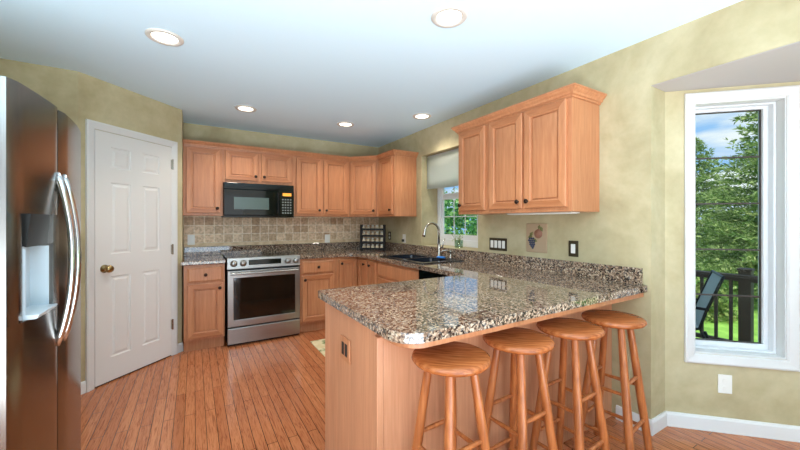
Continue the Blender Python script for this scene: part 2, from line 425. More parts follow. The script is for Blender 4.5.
# slab with six recessed panels, standing slightly behind the casing face
sw, sh = DW-2*cw-.006, DH-cw-.018
def panel_door(w, h, t, rects):
    mb = MB(); bm = mb.bm
    # front face (y=0) with holes
    m = Matrix(((1, 0, 0, 0), (0, 0, 1, 0), (0, 1, 0, 0), (0, 0, 0, 1)))
    mb.prism([(0, 0), (w, 0), (w, h), (0, h)], -t, 0, [[(a, c), (b, c), (b, d), (a, d)] for a, b, c, d in rects], m)
    for a, b, c, d in rects:
        def lp(i, y): return [(a+i, y, c+i), (b-i, y, c+i), (b-i, y, d-i), (a+i, y, d-i)]
        mb.loops([lp(0, -t), lp(.006, -t+.0078), (lp(.018, -t+.0078)), lp(.034, -t+.001)], False)
    return mb
c1a, c1b, c2a, c2b = .117, .282, .386, .551
k = sw/.68
rects = []
for a, b in ((c1a*k, c1b*k), (c2a*k, c2b*k)):
    rects += [(a, b, .19, .85), (a, b, 1.03, 1.615), (a, b, 1.735, 1.905)]
slab = panel_door(sw, sh, .010, rects).build('door_slab', 'doorwhite', door, loc=(cw+.003, -.001, .012))
MB().box(cw, DW-cw, -.0015, 0, 0, .014).build('door_gap', 'blackmatte', door)
kb = MB().lathe([(0, 0), (.032, 0), (.033, .006), (.014, .012), (.012, .03), (.026, .04), (.031, .055), (.026, .07), (.012, .076), (0, .077)], 24, Matrix.Translation((cw+.07, -.009, .93)) @ rot_to((0, -1, 0)))
kb.build('door_knob', 'brass', door, smooth=True)
for z in (.31, 1.04, 1.865):
    MB().box(DW-cw-.012, DW-cw+.006, -.022, -.006, z-.045, z+.045).tube([(DW-cw-.002, -.024, z-.05), (DW-cw-.002, -.024, z+.05)], .007, 10).build('door_hinge', 'nickel', door)

# ------------------------------------------------------------------ cabinets
def door_front(w, h, t=.022, s=.058):
    mb = MB()
    def lp(i, y): return [(i, y, i), (w-i, y, i), (w-i, y, h-i), (i, y, h-i)]
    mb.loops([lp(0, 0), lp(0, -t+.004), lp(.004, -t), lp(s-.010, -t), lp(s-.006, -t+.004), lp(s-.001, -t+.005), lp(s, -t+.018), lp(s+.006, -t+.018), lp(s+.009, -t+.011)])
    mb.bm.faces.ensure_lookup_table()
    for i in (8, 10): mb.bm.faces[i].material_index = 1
    return mb
def drawer_front(w, h, t=.02):
    mb = MB()
    def lp(i, y): return [(i, y, i), (w-i, y, i), (w-i, y, h-i), (i, y, h-i)]
    mb.loops([lp(0, 0), lp(0, -t+.008), lp(.010, -t+.003), lp(.014, -t)])
    return mb
def add_knob(parent, x, z, y=-.02):
    kb = MB().lathe([(0, 0), (.008, 0), (.006, .01), (.008, .014), (.016, .018), (.017, .024), (.012, .03), (0, .032)], 16, Matrix.Translation((x, y, z)) @ rot_to((0, -1, 0)))
    return kb.build('knob', 'knob', parent, smooth=True)
def glaze(parent, w, h, s=.058, t=.02):   # thin dark glazed line round the recessed panel
    pass
def add_door(root, x0, x1, z0, z1, knob=None, name='door'):
    w, h = x1-x0, z1-z0
    d = door_front(w, h).build(name, 'maple', root, loc=(x0, -.0005, z0))
    if knob:
        kx = .03 if 'L' in knob else w-.03; kz = h-.05 if 'T' in knob else .05
        add_knob(d, kx, kz)
    return d
def add_drawer(root, x0, x1, z0, z1, knob=True):
    d = drawer_front(x1-x0, z1-z0).build('drawer_front', 'maple', root, loc=(x0, -.0005, z0))
    if knob: add_knob(d, (x1-x0)/2, (z1-z0)/2)
    return d
UB, UT = 1.375, 2.135
# base: root at front-left-bottom corner of face frame; local y+ into wall
def base_body(root, w, depth=.60, toe=.075, th=.115, top=.874):
    MB().box(0, w, 0, depth, th, top).build('cabinet_body', 'maple', root)
    MB().box(0.002, w-.002, toe-.02, depth, 0.0005, th-.001).build('toe_kick', 'maple', root)
def base_cab(loc, rz, w, label, **kw):
    r = empty('base_cabinet', loc, rz, label, 'cabinet', 'base cabinets'); base_body(r, w); return r
YB = -.62
r = base_cab((-2.495, YB, 0), 0, .362, 'single-door base cabinet left of the range, beside the white pantry door')
add_drawer(r, .032, .345, .70, .845); add_door(r, .032, .345, .14, .68, 'RT')
r = base_cab((-1.352, YB, 0), 0, .435, 'base cabinet immediately right of the steel range, drawer over one door')
add_drawer(r, .02, .40, .70, .845); add_door(r, .02, .40, .14, .68, 'LT')
# corner cabinet (L-shaped body with two leaves at right angles)
r = empty('base_cabinet', (-.915, YB, 0), 0, 'corner base cabinet with two leaves meeting at right angles under the spice rack', 'cabinet', 'base cabinets')
MB().prism([(0, .60), (0, 0), (.295, 0), (.295, -.335), (.90, -.335), (.90, .60)], .115, .874).build('cabinet_body', 'maple', r)
MB().prism([(.002, .60), (.002, .055), (.35, .055), (.35, -.333), (.90, -.333), (.90, .60)], .0005, .114).build('toe_kick', 'maple', r)
add_door(r, .035, .272, .14, .845, 'LT')
dd = door_front(.245, .705).build('door', 'maple', r, loc=(.295-.0005, -.045, .14), rot=(0, 0, -PI/2)); add_knob(dd, .19, .655)
r = base_cab((-.62, -.960, 0), -PI/2, .215, 'very narrow base cabinet between the corner cabinet and the sink cabinet')
add_door(r, .02, .195, .14, .845, 'LT')
r = empty('base_cabinet', (-.62, -1.18, 0), -PI/2); MB().box(0, .85, 0, .60, .115, .70).box(0, .85, 0, .02, .7, .874).box(0, .018, .02, .6, .7, .874).box(.832, .85, .02, .6, .7, .874).build('cabinet_body', 'maple', r); MB().box(.002, .848, .055, .60, .0005, .114).build('toe_kick', 'maple', r)
tag(r, 'wide base cabinet under the black sink with false drawer panel', 'cabinet', 'base cabinets')
add_drawer(r, .02, .835, .70, .845, False); add_door(r, .02, .42, .14, .68, 'RT'); add_door(r, .435, .835, .14, .68, 'LT')

# dishwasher
r = empty('dishwasher', (-.62, -2.035, 0), -PI/2, 'black built-in dishwasher between sink cabinet and peninsula', 'dishwasher')
MB().box(.003, .600, .0, .57, .10, .873).build('tub', 'blackmatte', r)
MB().box(.003, .600, -.03, -.001, .11, .74).build('door', 'black', r, bev=.004)
MB().box(.003, .600, -.035, -.001, .745, .870).build('control_panel', 'black', r, bev=.004)
MB().box(.02, .58, .05, .5, .0005, .099).build('toe_kick', 'blackmatte', r)
MB().tube([(.08, -.055, .72), (.52, -.055, .72)], .009).box(.09, .11, -.055, -.03, .71, .73).box(.49, .51, -.055, -.03, .71, .73).build('handle', 'black', r)

# upper cabinets
def up_body(root, w, z0=UB, z1=UT, depth=.322):
    MB().box(0, w, 0, depth, z0, z1).build('cabinet_body', 'maple', root, bev=.0015)
def up_cab(loc, rz, w, label, z0=UB):
    r = empty('wall_cabinet', loc, rz, label, 'cabinet', 'upper cabinets'); up_body(r, w, z0); return r
YU = -.325
r = up_cab((-2.507, YU, 0), 0, .377, 'single-door upper cabinet left of the black microwave')
add_door(r, .03, .35, UB+.03, 2.108, 'RB')
r = up_cab((-2.128, YU, 0), 0, .766, 'short two-door upper cabinet directly above the black microwave', 1.752)
add_door(r, .02, .365, 1.782, 2.108, 'RB'); add_door(r, .398, .742, 1.782, 2.108, 'LB')
r = up_cab((-1.360, YU, 0), 0, .747, 'two-door upper cabinet immediately right of the black microwave')
add_door(r, .035, .352, UB+.03, 2.108, 'RB'); add_door(r, .385, .71, UB+.03, 2.108, 'LB')
# diagonal corner
r = empty('wall_cabinet', (-.61, YU, 0), 0, 'diagonal corner upper cabinet above the spice rack', 'cabinet', 'upper cabinets')
MB().prism([(0, 0), (.285, -.285), (.607, -.285), (.607, .322), (0, .322)], UB, UT).build('cabinet_body', 'maple', r)
dl = math.hypot(.285, .285)
dd = door_front(dl-.05, 2.108-UB-.03).build('door', 'maple', r, loc=(.025*.7071-.0004, -.025*.7071-.0004, UB+.03), rot=(0, 0, -PI/4)); add_knob(dd, dl-.05-.03, .05)
r = up_cab((YU, -.612, 0), -PI/2, .42, 'upper cabinet on the sink wall between the corner and the window')
add_door(r, .05, .39, UB+.03, 2.108, 'RB')
r = up_cab((YU, -2.205, 0), -PI/2, .375, 'single-door upper cabinet just right of the sink window')
add_door(r, .025, .345, UB+.03, 2.108, 'LB')
r = up_cab((YU, -2.582, 0), -PI/2, .722, 'large two-door upper cabinet above the switch plates and grape plaque')
add_door(r, .02, .345, UB+.03, 2.108, 'RB'); add_door(r, .368, .692, UB+.03, 2.108, 'LB')
# crowns
CR = [(.0, -.034), (.006, -.034), (.008, -.022), (.018, -.018), (.022, -.006), (.036, .006), (.042, .018), (.048, .020), (.048, .029), (0, .029)]
cr = [(a, UT+.012+z) for a, z in CR]
tag(MB().sweep([(-2.508, YU-.001), (-.61, YU-.001), (-.326, -.611), (-.326, -1.034), (-.002, -1.034)], cr).build('crown_moulding', 'maple'), 'maple crown moulding running along the cabinets above microwave and into the corner', 'moulding')
tag(MB().sweep([(-.002, -2.203), (-.326, -2.203), (-.326, -3.306), (-.002, -3.306)], cr).build('crown_moulding', 'maple'), 'maple crown moulding topping the cabinets right of the sink window', 'moulding')
# under-cabinet lights
lt = empty('under_cabinet_light', (-.16, -2.95, 1.352), 0, 'slim white under-cabinet light below the large right cabinet', 'light')
MB().box(-.05, .05, -.28, .28, .014, .022).build('housing', 'whiteplastic', lt, bev=.004)
MB().box(-.045, .045, -.26, .26, .0115, .0139).build('lens', 'whiteplastic', lt)

# ------------------------------------------------------------------ worktops
def arc(cx, cy, r, a0, a1, n=8): return [(cx+r*math.cos(math.radians(a0+(a1-a0)*i/n)), cy+r*math.sin(math.radians(a0+(a1-a0)*i/n))) for i in range(n+1)]
ZC0, ZC1 = .8755, .914
ws = empty('worktop', (-2.50, -.65, ZC0), 0, 'small granite worktop left of the range', 'worktop', None)
MB().box(-.02, .375, -.003, .647, 0, ZC1-ZC0).build('slab', 'granite', ws, bev=.008, seg=3)
MB().box(-.007, 1.143, .628, .648, ZC1-ZC0, 1.016-ZC0).build('granite_backsplash', 'granite', ws, bev=.002)
wm = empty('worktop', (-1.355, -.65, ZC0), 0, 'speckled brown granite worktop wrapping from range past sink to the peninsula', 'worktop')
def sh(pts): return [(x+1.355, y+.65) for x, y in pts]
XF = -.665
outer = [(-.002, -.002), (-1.353, -.002), (-1.353, -.65)] + [(-.80, -.65)] + arc(-.80, -.78, .13, 90, 0)[1:-1] + [(XF-.005, -.79), (XF, -1.0), (XF, -2.66)]
outer += [(-.69, -2.69), (-1.775, -2.69)] + arc(-1.775, -2.72, .03, 90, 180, 4)[1:] + arc(-1.695, -3.515, .11, 180, 270, 10) + [(-.02, -3.602), (-.002, -3.590)]
sink_hole = [(-.575, -1.225), (-.13, -1.225), (-.13, -1.99), (-.575, -1.99)]
MB().prism(sh(outer), 0, ZC1-ZC0, [sh(sink_hole)]).build('slab', 'granite', wm, bev=.008, seg=3)
MB().box(0, 1.353, .628, .648, ZC1-ZC0, 1.016-ZC0).build('granite_backsplash', 'granite', wm, bev=.002)
MB().box(1.333, 1.353, -2.92, .627, ZC1-ZC0, 1.016-ZC0).build('granite_backsplash', 'granite', wm, bev=.002)
# back-wall tile
tb = MB().box(0, 2.505, -.008, 0, 0, UB-1.061).build('tile_backsplash', 'tile', loc=(-2.508, -.0005, 1.060)); MB().box(0, 2.505, -.010, 0, -.042, -.002).build('tile_border', 'liner', tb); tag(tb, 'square tumbled stone tiles between back worktop and upper cabinets', 'tiles')

# ------------------------------------------------------------------ peninsula
pn = empty('peninsula_base', (-1.773, -3.385, 0), 0, 'maple panelled peninsula base carrying the granite breakfast bar', 'cabinet')
MB().box(.022, 1.771, .022, .640, 0.0005, .8745).build('cabinet_body', 'maple', pn)
MB().box(0, .020, .022, .640, 0.0005, .8745).build('end_panel', 'panel', pn, bev=.001)
MB().box(.028, .785, 0, .021, 0.0005, .838).box(.788, 1.771, 0, .021, 0.0005, .838).build('back_panel', 'panel', pn, bev=.0015)
MB().box(-.002, .027, -.003, .024, 0.0005, .838).build('corner_post', 'panel', pn, bev=.003)
MB().prism([(.014, -.001)] + [(x, y) for x, y in arc(.114, -.095, .10, 180, 270, 8)] + [(1.771, -.190), (1.771, -.001)], .838, .8748).build('bar_support_board', 'maple', pn, bev=.002)
po = empty('electrical_outlet', (-1.7745, -3.06, .69), -PI/2, 'wood-toned outlet plate on the end panel of the peninsula', 'outlet')
MB().box(-.06, .06, -.009, 0, -.057, .057).build('cover_plate', 'maple', po, bev=.003)
MB().box(-.034, -.006, -.0105, -.009, -.03, .03).box(.006, .034, -.0105, -.009, -.03, .03).build('socket', 'outlet_dark', po)


# ------------------------------------------------------------------ range
r = empty('range', (-2.112, -.66, 0), 0, 'stainless steel slide-in electric range with glass oven door', 'stove')
RW = .750
MB().box(.004, RW-.004, .045, .63, .0005, .905).build('range_body', 'blackmatte', r)
MB().box(-.0, RW, .04, .636, .9055, .917).build('cooktop', 'black', r, bev=.003)
cp = MB().prism([(0.06, .80), (0, .81), (.012, .925), (.06, .925)], 0, RW, (), Matrix(((0, 0, 1, 0), (1, 0, 0, 0), (0, 1, 0, 0), (0, 0, 0, 1))))
cpo = cp.build('control_panel', 'steel', r, bev=.003)
ms = Matrix.Translation((0, 0, 0))
for x in (.062, .152, .612, .702):
    MB().lathe([(0, 0), (.034, 0), (.034, .006), (.027, .010), (.025, .034), (.022, .038), (0, .039)], 24, Matrix.Translation((x, .006, .868)) @ rot_to((0, -1, .1))).box(-.003, .003, -.022, .022, .036, .042, Matrix.Translation((x, .006, .868)) @ rot_to((0, -1, .1))).build('control_knob', 'steel', r, smooth=True)
MB().prism([(.0005, .845), (.0062, .90), (.03, .90), (.03, .845)], .205, .54, (), Matrix(((0, 0, 1, 0), (1, 0, 0, 0), (0, 1, 0, 0), (0, 0, 0, 1)))).build('display', 'blackglass', r)
# oven door: frame + window
mfr = Matrix(((1, 0, 0, 0), (0, 0, 1, 0), (0, 1, 0, 0), (0, 0, 0, 1)))
MB().prism([(.003, .205), (RW-.003, .205), (RW-.003, .79), (.003, .79)], 0, .044, [[(.06, .275), (RW-.055, .275), (RW-.055, .715), (.06, .715)]], mfr).build('oven_door', 'steel', r, bev=.003)
MB().box(.061, RW-.056, .006, .03, .276, .714).build('oven_window', 'ovenglass', r)
MB().tube([(.03, -.048, .765), (RW-.03, -.048, .765)], .012, 14).box(.05, .075, -.045, .002, .757, .773).box(RW-.075, RW-.05, -.045, .002, .757, .773).build('door_handle', 'steel', r, smooth='auto')
MB().box(.003, RW-.003, .0, .044, .025, .190).build('storage_drawer', 'steel', r, bev=.004)

# microwave
r = empty('microwave_oven', (-2.127, -.40, 1.36), 0, 'black over-the-range microwave oven with amber clock display', 'microwave')
MW = .757
MB().box(0, MW, .022, .395, 0, .386).build('case', 'blackmatte', r)
mv = MB().box(0, MW, .0, .021, .315, .386)
mv.build('vent_grille', 'black', r, bev=.003)
gv = MB()
for i in range(5): gv.box(.04, MW-.04, -.003, .0, .325+i*.012, .330+i*.012)
gv.build('vent_slats', 'blackglass', r)
MB().box(0, .588, -.008, .021, .022, .312).build('door', 'blackglass', r, bev=.004)
MB().box(.10, .47, -.0095, -.008, .09, .225).build('door_window', 'mwwindow', r)
MB().tube([(.568, -.03, .05), (.568, -.035, .17), (.568, -.03, .29)], .010).box(.56, .576, -.03, -.008, .05, .065).box(.56, .576, -.03, -.008, .275, .29).build('door_handle', 'black', r, smooth='auto')
MB().box(.592, MW, -.008, .021, .022, .312).build('control_panel', 'blackglass', r, bev=.003)
MB().box(.625, .725, -.0095, -.008, .255, .290).build('clock_display', 'ledglow', r)
kp = MB()
for i in range(4):
    for j in range(6): kp.box(.618+i*.030, .636+i*.030, -.0095, -.008, .045+j*.032, .060+j*.032)
kp.build('keypad', 'keys', r)
MB().box(0, MW, -.004, .021, 0, .019).build('bottom_trim', 'black', r, bev=.002)

# ------------------------------------------------------------------ fridge
r = empty('refrigerator', (-2.935, -2.565, 0), 0, 'stainless side-by-side refrigerator with curved doors and water dispenser', 'refrigerator')
MB().box(-.745, -.055, -.407, .450, .02, 1.765).build('fridge_body', 'greyplastic', r, bev=.005)
def bow(y): return .040*(1-(y/.455)**2)
def bowpoly(y0, y1, xb=-.050, n=10):
    ys = [y0+(y1-y0)*i/n for i in range(n+1)]
    return [(xb, y0)]+[(bow(y)-(.010 if i in (0, n) else 0), y) for i, y in enumerate(ys)]+[(xb, y1)]
fz = MB().prism(bowpoly(-.412, -.048), .07, .955)
fz.prism(bowpoly(-.412, -.048), 1.335, 1.785)
fz.prism(bowpoly(-.412, -.325, n=3), .955, 1.335); 
fz.prism([(-.05, -.325), (-.04, -.325), (-.04, -.125), (-.05, -.125)], .955, 1.335)
fz.prism([(-.05, -.125)]+[(bow(-.125+(.077)*i/4)-(.010 if i == 4 else 0), -.125+.077*i/4) for i in range(5)]+[(-.05, -.048)], .955, 1.335)
o = fz.build('freezer_door', 'steel_fridge', r, smooth=True)
fr = MB().prism(bowpoly(-.042, .455), .07, 1.785).build('fridge_door', 'steel_fridge', r, smooth=True)
for q in (o, fr): q.data.set_sharp_from_angle(angle=math.radians(25))
MB().box(-.10, -.052, -.40, .44, .021, .068).build('base_grille', 'blackmatte', r)
def handle(y):
    pts = []; rr = []
    for i in range(21):
        t = i/20; z = .79+t*.72; pts.append((bow(y)-.004+.050*math.sin(PI*t)**.75, y, z)); rr.append(.0125)
    return MB().tube(pts, rr, 14)
handle(-.082).build('freezer_handle', 'chrome', r, smooth=True)
handle(-.008).build('fridge_handle', 'chrome', r, smooth=True)
dp = empty('d', (0, 0, 0)); bpy.data.objects.remove(dp)
disp = MB().box(-.0395, -.030, -.3245, -.1255, .956, 1.334).box(-.0395, .016, -.3245, -.321, .956, 1.21).box(-.0395, .024, -.129, -.1255, .956, 1.21).build('dispenser_cavity', 'greyplastic', r)
MB().prism([(-.028, 1.235), (.018, 1.215), (.030, 1.3345), (-.028, 1.3345)], -.3245, -.1255, (), Matrix(((1, 0, 0, 0), (0, 0, 1, 0), (0, 1, 0, 0), (0, 0, 0, 1)))).build('dispenser_controls', 'dispanel', r)
MB().prism([(-.028, .956), (.045, .956), (.052, .972), (-.028, .975)], -.3235, -.1265, (), Matrix(((1, 0, 0, 0), (0, 0, 1, 0), (0, 1, 0, 0), (0, 0, 0, 1)))).build('drip_tray', 'greyplastic', r, bev=.004)

# ------------------------------------------------------------------ sink, faucet and things by the window
r = empty('kitchen_sink', (-.355, -1.607, .9135), 0, 'black double-bowl drop-in sink in the granite below the window', 'sink')
def rr(x0, x1, y0, y1, rad, n=4): return arc(x1-rad, y1-rad, rad, 0, 90, n)+arc(x0+rad, y1-rad, rad, 90, 180, n)+arc(x0+rad, y0+rad, rad, 180, 270, n)+arc(x1-rad, y0+rad, rad, 270, 360, n)
b1 = rr(-.205, .155, -.37, -.012, .04); b2 = rr(-.205, .155, .012, .37, .04)
MB().prism(rr(-.26, .27, -.425, .425, .035), 0.0006, .012, [b1, b2]).build('rim', 'sinkblack', r, bev=.004)
def bowl(y0, y1):
    L = []
    for i, z in ((0, .002), (.006, -.10), (.025, -.175), (.06, -.185)): L.append([(x, y, z) for x, y in rr(-.205+i, .155-i, y0+i, y1-i, max(.04-i*.3, .01))])
    mb = MB(); mb.loops(L, False); return mb
for a, b in ((-.37, -.012), (.012, .37)):
    bw = bowl(a, b).build('bowl', 'sinkblack', r, smooth=True)
f = empty('kitchen_faucet', (-.125, -1.655, .927), 0, 'brushed nickel gooseneck faucet rising behind the black sink', 'faucet')
MB().lathe([(0, 0), (.030, 0), (.030, .006), (.021, .014), (.018, .06), (.020, .12), (.016, .14), (0, .14)], 20).build('faucet_body', 'nickel', f, smooth=True)
pts = [(0, 0, .13), (0, 0, .27)]+[(-.095+.095*math.cos(a), 0, .27+.095*math.sin(a)) for a in [PI*i/12 for i in range(1, 12)]]+[(-.195, 0, .25), (-.205, 0, .225)]
MB().tube(pts, [.012]*(len(pts)-3)+[.013, .016, .018], 14).build('gooseneck_spout', 'nickel', f, smooth=True)
MB().tube([(.0, -.015, .09), (.01, -.045, .11), (.02, -.075, .20)], [.010, .009, .006], 10).build('lever_handle', 'nickel', f, smooth=True)
s = empty('soap_dispenser', (-.125, -1.85, .927), 0, 'small nickel soap dispenser right of the faucet', 'soap dispenser')
MB().lathe([(0, 0), (.022, 0), (.022, .006), (.012, .012), (.010, .06), (.014, .065), (.014, .08), (0, .082)], 16).build('pump_body', 'nickel', s, smooth=True)
MB().tube([(0, 0, .075), (-.03, .015, .085), (-.07, .035, .082), (-.10, .05, .065)], [.008, .007, .006, .006], 10).build('pump_spout', 'nickel', s, smooth=True)
tag(MB().box(-.022, .022, -.045, .045, 0, .014).build('sponge', 'blue', loc=(-.17, -1.745, .9265), rot=(0, 0, .3), bev=.006), 'bright blue sponge cloth on the sink rim at the faucet foot', 'sponge')
# glass of cuttings on the window ledge
jr = empty('glass_jar', (.09, -1.73, 1.021), 0, 'clear glass jar of green cuttings on the sink window ledge', 'jar')
MB().lathe([(0, 0), (.042, 0), (.046, .01), (.048, .085), (.045, .085), (.043, .012), (0, .012)], 20).build('jar_glass', 'jarglass', jr, smooth=True)
st = MB()
for i in range(14):
    a = random.random()*6.28; rr_ = random.uniform(.02, .09); z = random.uniform(.09, .16)
    st.tube([(0, 0, .02), (rr_*.4*math.cos(a), rr_*.4*math.sin(a), .08), (rr_*math.cos(a), rr_*math.sin(a), z)], .002, 5)
    for j in range(3):
        c = Vector((rr_*math.cos(a), rr_*math.sin(a), z))*(1-.12*j)
        d = Vector((random.uniform(-1, 1), random.uniform(-1, 1), random.uniform(0, 1))).normalized()*.022; w = d.orthogonal().normalized()*.008
        vs = [st.bm.verts.new(c), st.bm.verts.new(c+d*.5+w), st.bm.verts.new(c+d), st.bm.verts.new(c+d*.5-w)]; st.bm.faces.new(vs)
st.build('cuttings', 'leaves2', jr)

# spice rack
ang = -PI/4
rk = empty('spice_rack', (-.305, -.405, .9145), ang, 'black tiered wire spice rack standing in the worktop corner', 'spice rack')
fw_, fh = .33, .355
for x in (-fw_/2, fw_/2):
    MB().box(x-.008, x+.008, -.03, -.014, 0, fh).box(x-.008, x+.008, .03, .046, 0, fh).box(x-.006, x+.006, -.03, .046, 0, .012).box(x-.006, x+.006, -.03, .046, fh-.012, fh).build('side_frame', 'blackmatte', rk)
proto = None
for t in range(4):
    z = .022+t*.088
    MB().box(-fw_/2, fw_/2, -.03, .042, z-.008, z).box(-fw_/2, fw_/2, -.034, -.030, z+.0, z+.018).build('shelf', 'blackmatte', rk)
    for j in range(5):
        loc = Matrix.Rotation(ang, 4, 'Z') @ Vector((-.128+j*.064, .004, z+.0005)) + Vector((-.305, -.405, .9145))
        if proto is None:
            proto = empty('spice_jar', loc, 0, None, 'jar', 'spice jars in the corner rack')
            MB().lathe([(0, 0), (.020, 0), (.022, .004), (.022, .034), (.014, .044), (0, .044)], 14).build('jar_body', 'spice', proto, smooth=True)
            MB().lathe([(0, .0445), (.015, .0445), (.016, .062), (0, .063)], 14).build('lid', 'jarlid', proto, smooth=True)
            q = proto
        else: q = copy_tree(proto); q.location = loc
        q['label'] = ('small spice jar with pale lid on the %s of the corner spice rack' % ('lowest shelf', 'second lowest shelf', 'second highest shelf', 'top shelf')[t])
        q['label'] = ('%s spice jar on the %s of the black corner rack' % (('leftmost', 'second from left', 'middle', 'second from right', 'rightmost')[j], ('bottom shelf', 'second shelf up', 'third shelf up', 'top shelf')[t]))

# ------------------------------------------------------------------ outlets and switches
def outlet(loc, rz, label, w=.072, h=.115, plate='whiteplastic', insert='whiteplastic', gangs=1, plug=False, name='electrical_outlet', cat='outlet', sockets=True):
    o = empty(name, loc, rz, label, cat)
    MB().box(-w/2, w/2, -.006, 0, -h/2, h/2).build('cover_plate', plate, o, bev=.002)
    for g in range(gangs):
        x = (g-(gangs-1)/2)*.046
        if sockets:
            for z in (-.026, .022):
                MB().lathe([(0, 0), (.017, 0), (.017, .003), (0, .003)], 16, Matrix.Translation((x, -.006, z)) @ rot_to((0, -1, 0))).box(x-.008, x-.005, -.0098, -.009, z-.006, z+.006).box(x+.005, x+.008, -.0098, -.009, z-.006, z+.006).build('socket', insert, o)
        else:
            MB().box(x-.0165, x+.0165, -.010, -.006, -.034, .034).build('rocker_switch', insert, o, bev=.0015)
    if plug: MB().box(-.016, .016, -.035, -.0101, -.042, -.008).build('plug_in_light', 'blackmatte', o, bev=.003)
    return o
outlet((-2.435, -.0095, 1.10), 0, 'white outlet on the tiles left of the range')
outlet((-.815, -.0095, 1.075), 0, 'white outlet on the tiles between range and spice rack')
outlet((-.001, -.74, 1.085), -PI/2, 'white outlet with black plug on the wall left of the window', plug=True)
outlet((-.001, -.345, 1.11), -PI/2, 'dark-plated outlet on the wall just behind the spice rack', plate='bronzeplate')
outlet((-.001, -2.383, 1.10), -PI/2, 'wide bronze plate with four white rocker switches above the worktop', w=.21, h=.115, plate='bronzeplate', gangs=4, name='switch_plate', cat='switch', sockets=False)
outlet((-.001, -3.115, 1.108), -PI/2, 'narrow bronze plate with one white rocker switch, right of the grape plaque', w=.075, h=.118, plate='bronzeplate', name='switch_plate', cat='switch', sockets=False)
bo = BP0+BD*.32; outlet((bo.x-.0008, bo.y-.0008, .30), -PI/4, 'white outlet low on the bay wall below the window')

# grape plaque
pq = empty('wall_plaque', (-.001, -2.80, 1.175), -PI/2, 'cream stone plaque with grapes and pomegranate hung above the worktop', 'plaque')
MB().box(-.098, .098, -.012, 0, -.118, .118).build('tile_slab', 'plaque', pq, bev=.004)
grape = plain('plaque grape navy', (58, 62, 84), .5); pome = plain('plaque fruit dusty rose', (150, 104, 84), .5); pleaf = plain('plaque leaf olive', (112, 112, 66), .6)
g = MB()
for i, (n_, zz) in enumerate(((3, -.005), (4, -.022), (3, -.038), (3, -.054), (2, -.068), (1, -.082))):
    for k_ in range(n_):
        g.lathe([(0, -.009), (.007, -.006), (.010, 0), (.007, .006), (0, .009)], 10, Matrix.Translation((-.042+(k_-(n_-1)/2)*.018+i*.002, -.0135, zz)))
g.build('grapes', grape, pq, smooth=True)
MB().lathe([(0, .02), (.012, .018), (.03, .008), (.038, 0)], 18, Matrix.Translation((.02, -.0122, .035)) @ rot_to((0, -1, 0)) @ Matrix.Scale(.5, 4, (0, 0, 1))).build('fruit', pome, pq, smooth=True)
lf = MB()
for (cx, cz, a, L) in ((-.045, .03, .6, .05), (-.055, .008, 1.3, .045), (.05, .075, -.5, .05), (.03, .09, .3, .04), (-.01, -.02, -1.2, .05)):
    d = Vector((math.sin(a), 0, math.cos(a))); w = Vector((d.z, 0, -d.x)); c = Vector((cx, -.0128, cz))
    p = [c-d*L/2, c+w*L*.3, c+d*L/2, c-w*L*.3]
    vs = [lf.bm.verts.new(q) for q in p]+[lf.bm.verts.new(q+Vector((0, -.004, 0))) for q in p]
    lf.bm.faces.new(vs[4:]); lf.bm.faces.new(vs[:4][::-1])
    for i in range(4): lf.bm.faces.new((vs[i], vs[(i+1) % 4], vs[4+(i+1) % 4], vs[4+i]))
lf.build('leaves', pleaf, pq)

# ------------------------------------------------------------------ recessed ceiling lights
LP = [(-2.56, -2.075, 'recessed ceiling light nearest the refrigerator, at upper left'), (-1.20, -3.14, 'recessed ceiling light nearest the camera, at top centre'),
      (-1.965, -.90, 'recessed ceiling light in front of the microwave'), (-.905, -.905, 'recessed ceiling light before the diagonal corner cabinet'), (-.32, -1.61, 'recessed ceiling light above the kitchen sink')]
cl0 = None
for x, y, lab in LP:
    if cl0 is None:
        c = cl0 = empty('ceiling_light', (x, y, H), 0, lab, 'ceiling light', 'recessed ceiling lights')
        MB().lathe([(.068, 0), (.100, 0), (.100, -.004), (.094, -.010), (.074, -.010), (.068, -.004), (.068, 0)], 32).build('trim_ring', 'canring', c, smooth=True)
        MB().lathe([(0, -.0035), (.068, -.0035), (.068, -.001), (0, -.001)], 28).build('lamp_face', 'lamp', c)
    else: c = copy_tree(cl0); c.location = (x, y, H); c['label'] = lab
    light('downlight', 'SPOT', (x, y, H-.02), (0, 0, 0), 34, (1, .93, .82)).data.spot_size = math.radians(130)
for l in [o for o in bpy.data.objects if o.type == 'LIGHT' and o.data.type == 'SPOT']: l.data.shadow_soft_size = .07; l.data.spot_blend = .6

# ------------------------------------------------------------------ sink window
w1 = empty('window_1', (.25, WY0, 0), -PI/2); struct(w1)   # local x from far jamb towards the camera, +y outwards
WL = abs(WY1-WY0)
def rect(a, b, c, d): return [(a, c), (b, c), (b, d), (a, d)]
MB().prism(rect(.001, WL-.001, WZ0+.001, WZ1-.001), -.005, .048, [rect(.055, WL-.055, WZ0+.075, WZ1-.06)], mfr).build('window_frame', 'vinyl', w1, bev=.003)
zm = 1.60
MB().prism(rect(.056, WL-.056, WZ0+.076, zm+.02), .012, .035, [rect(.095, WL-.095, 1.155, zm-.018)], mfr).build('lower_sash', 'vinyl', w1, bev=.002)
MB().prism(rect(.056, WL-.056, zm+.021, WZ1-.061), .012, .035, [rect(.095, WL-.095, zm+.055, WZ1-.10)], mfr).build('upper_sash', 'vinyl', w1, bev=.002)
mu = MB()
for i in range(1, 4): mu.box(.095+(WL-.19)*i/4-.005, .095+(WL-.19)*i/4+.005, .021, .026, 1.155, zm-.018).box(.095+(WL-.19)*i/4-.005, .095+(WL-.19)*i/4+.005, .021, .026, zm+.055, WZ1-.10)
mu.box(.095, WL-.095, .021, .026, 1.365, 1.375).box(.095, WL-.095, .021, .026, 1.83, 1.84)
mu.build('muntins', 'vinyl', w1)
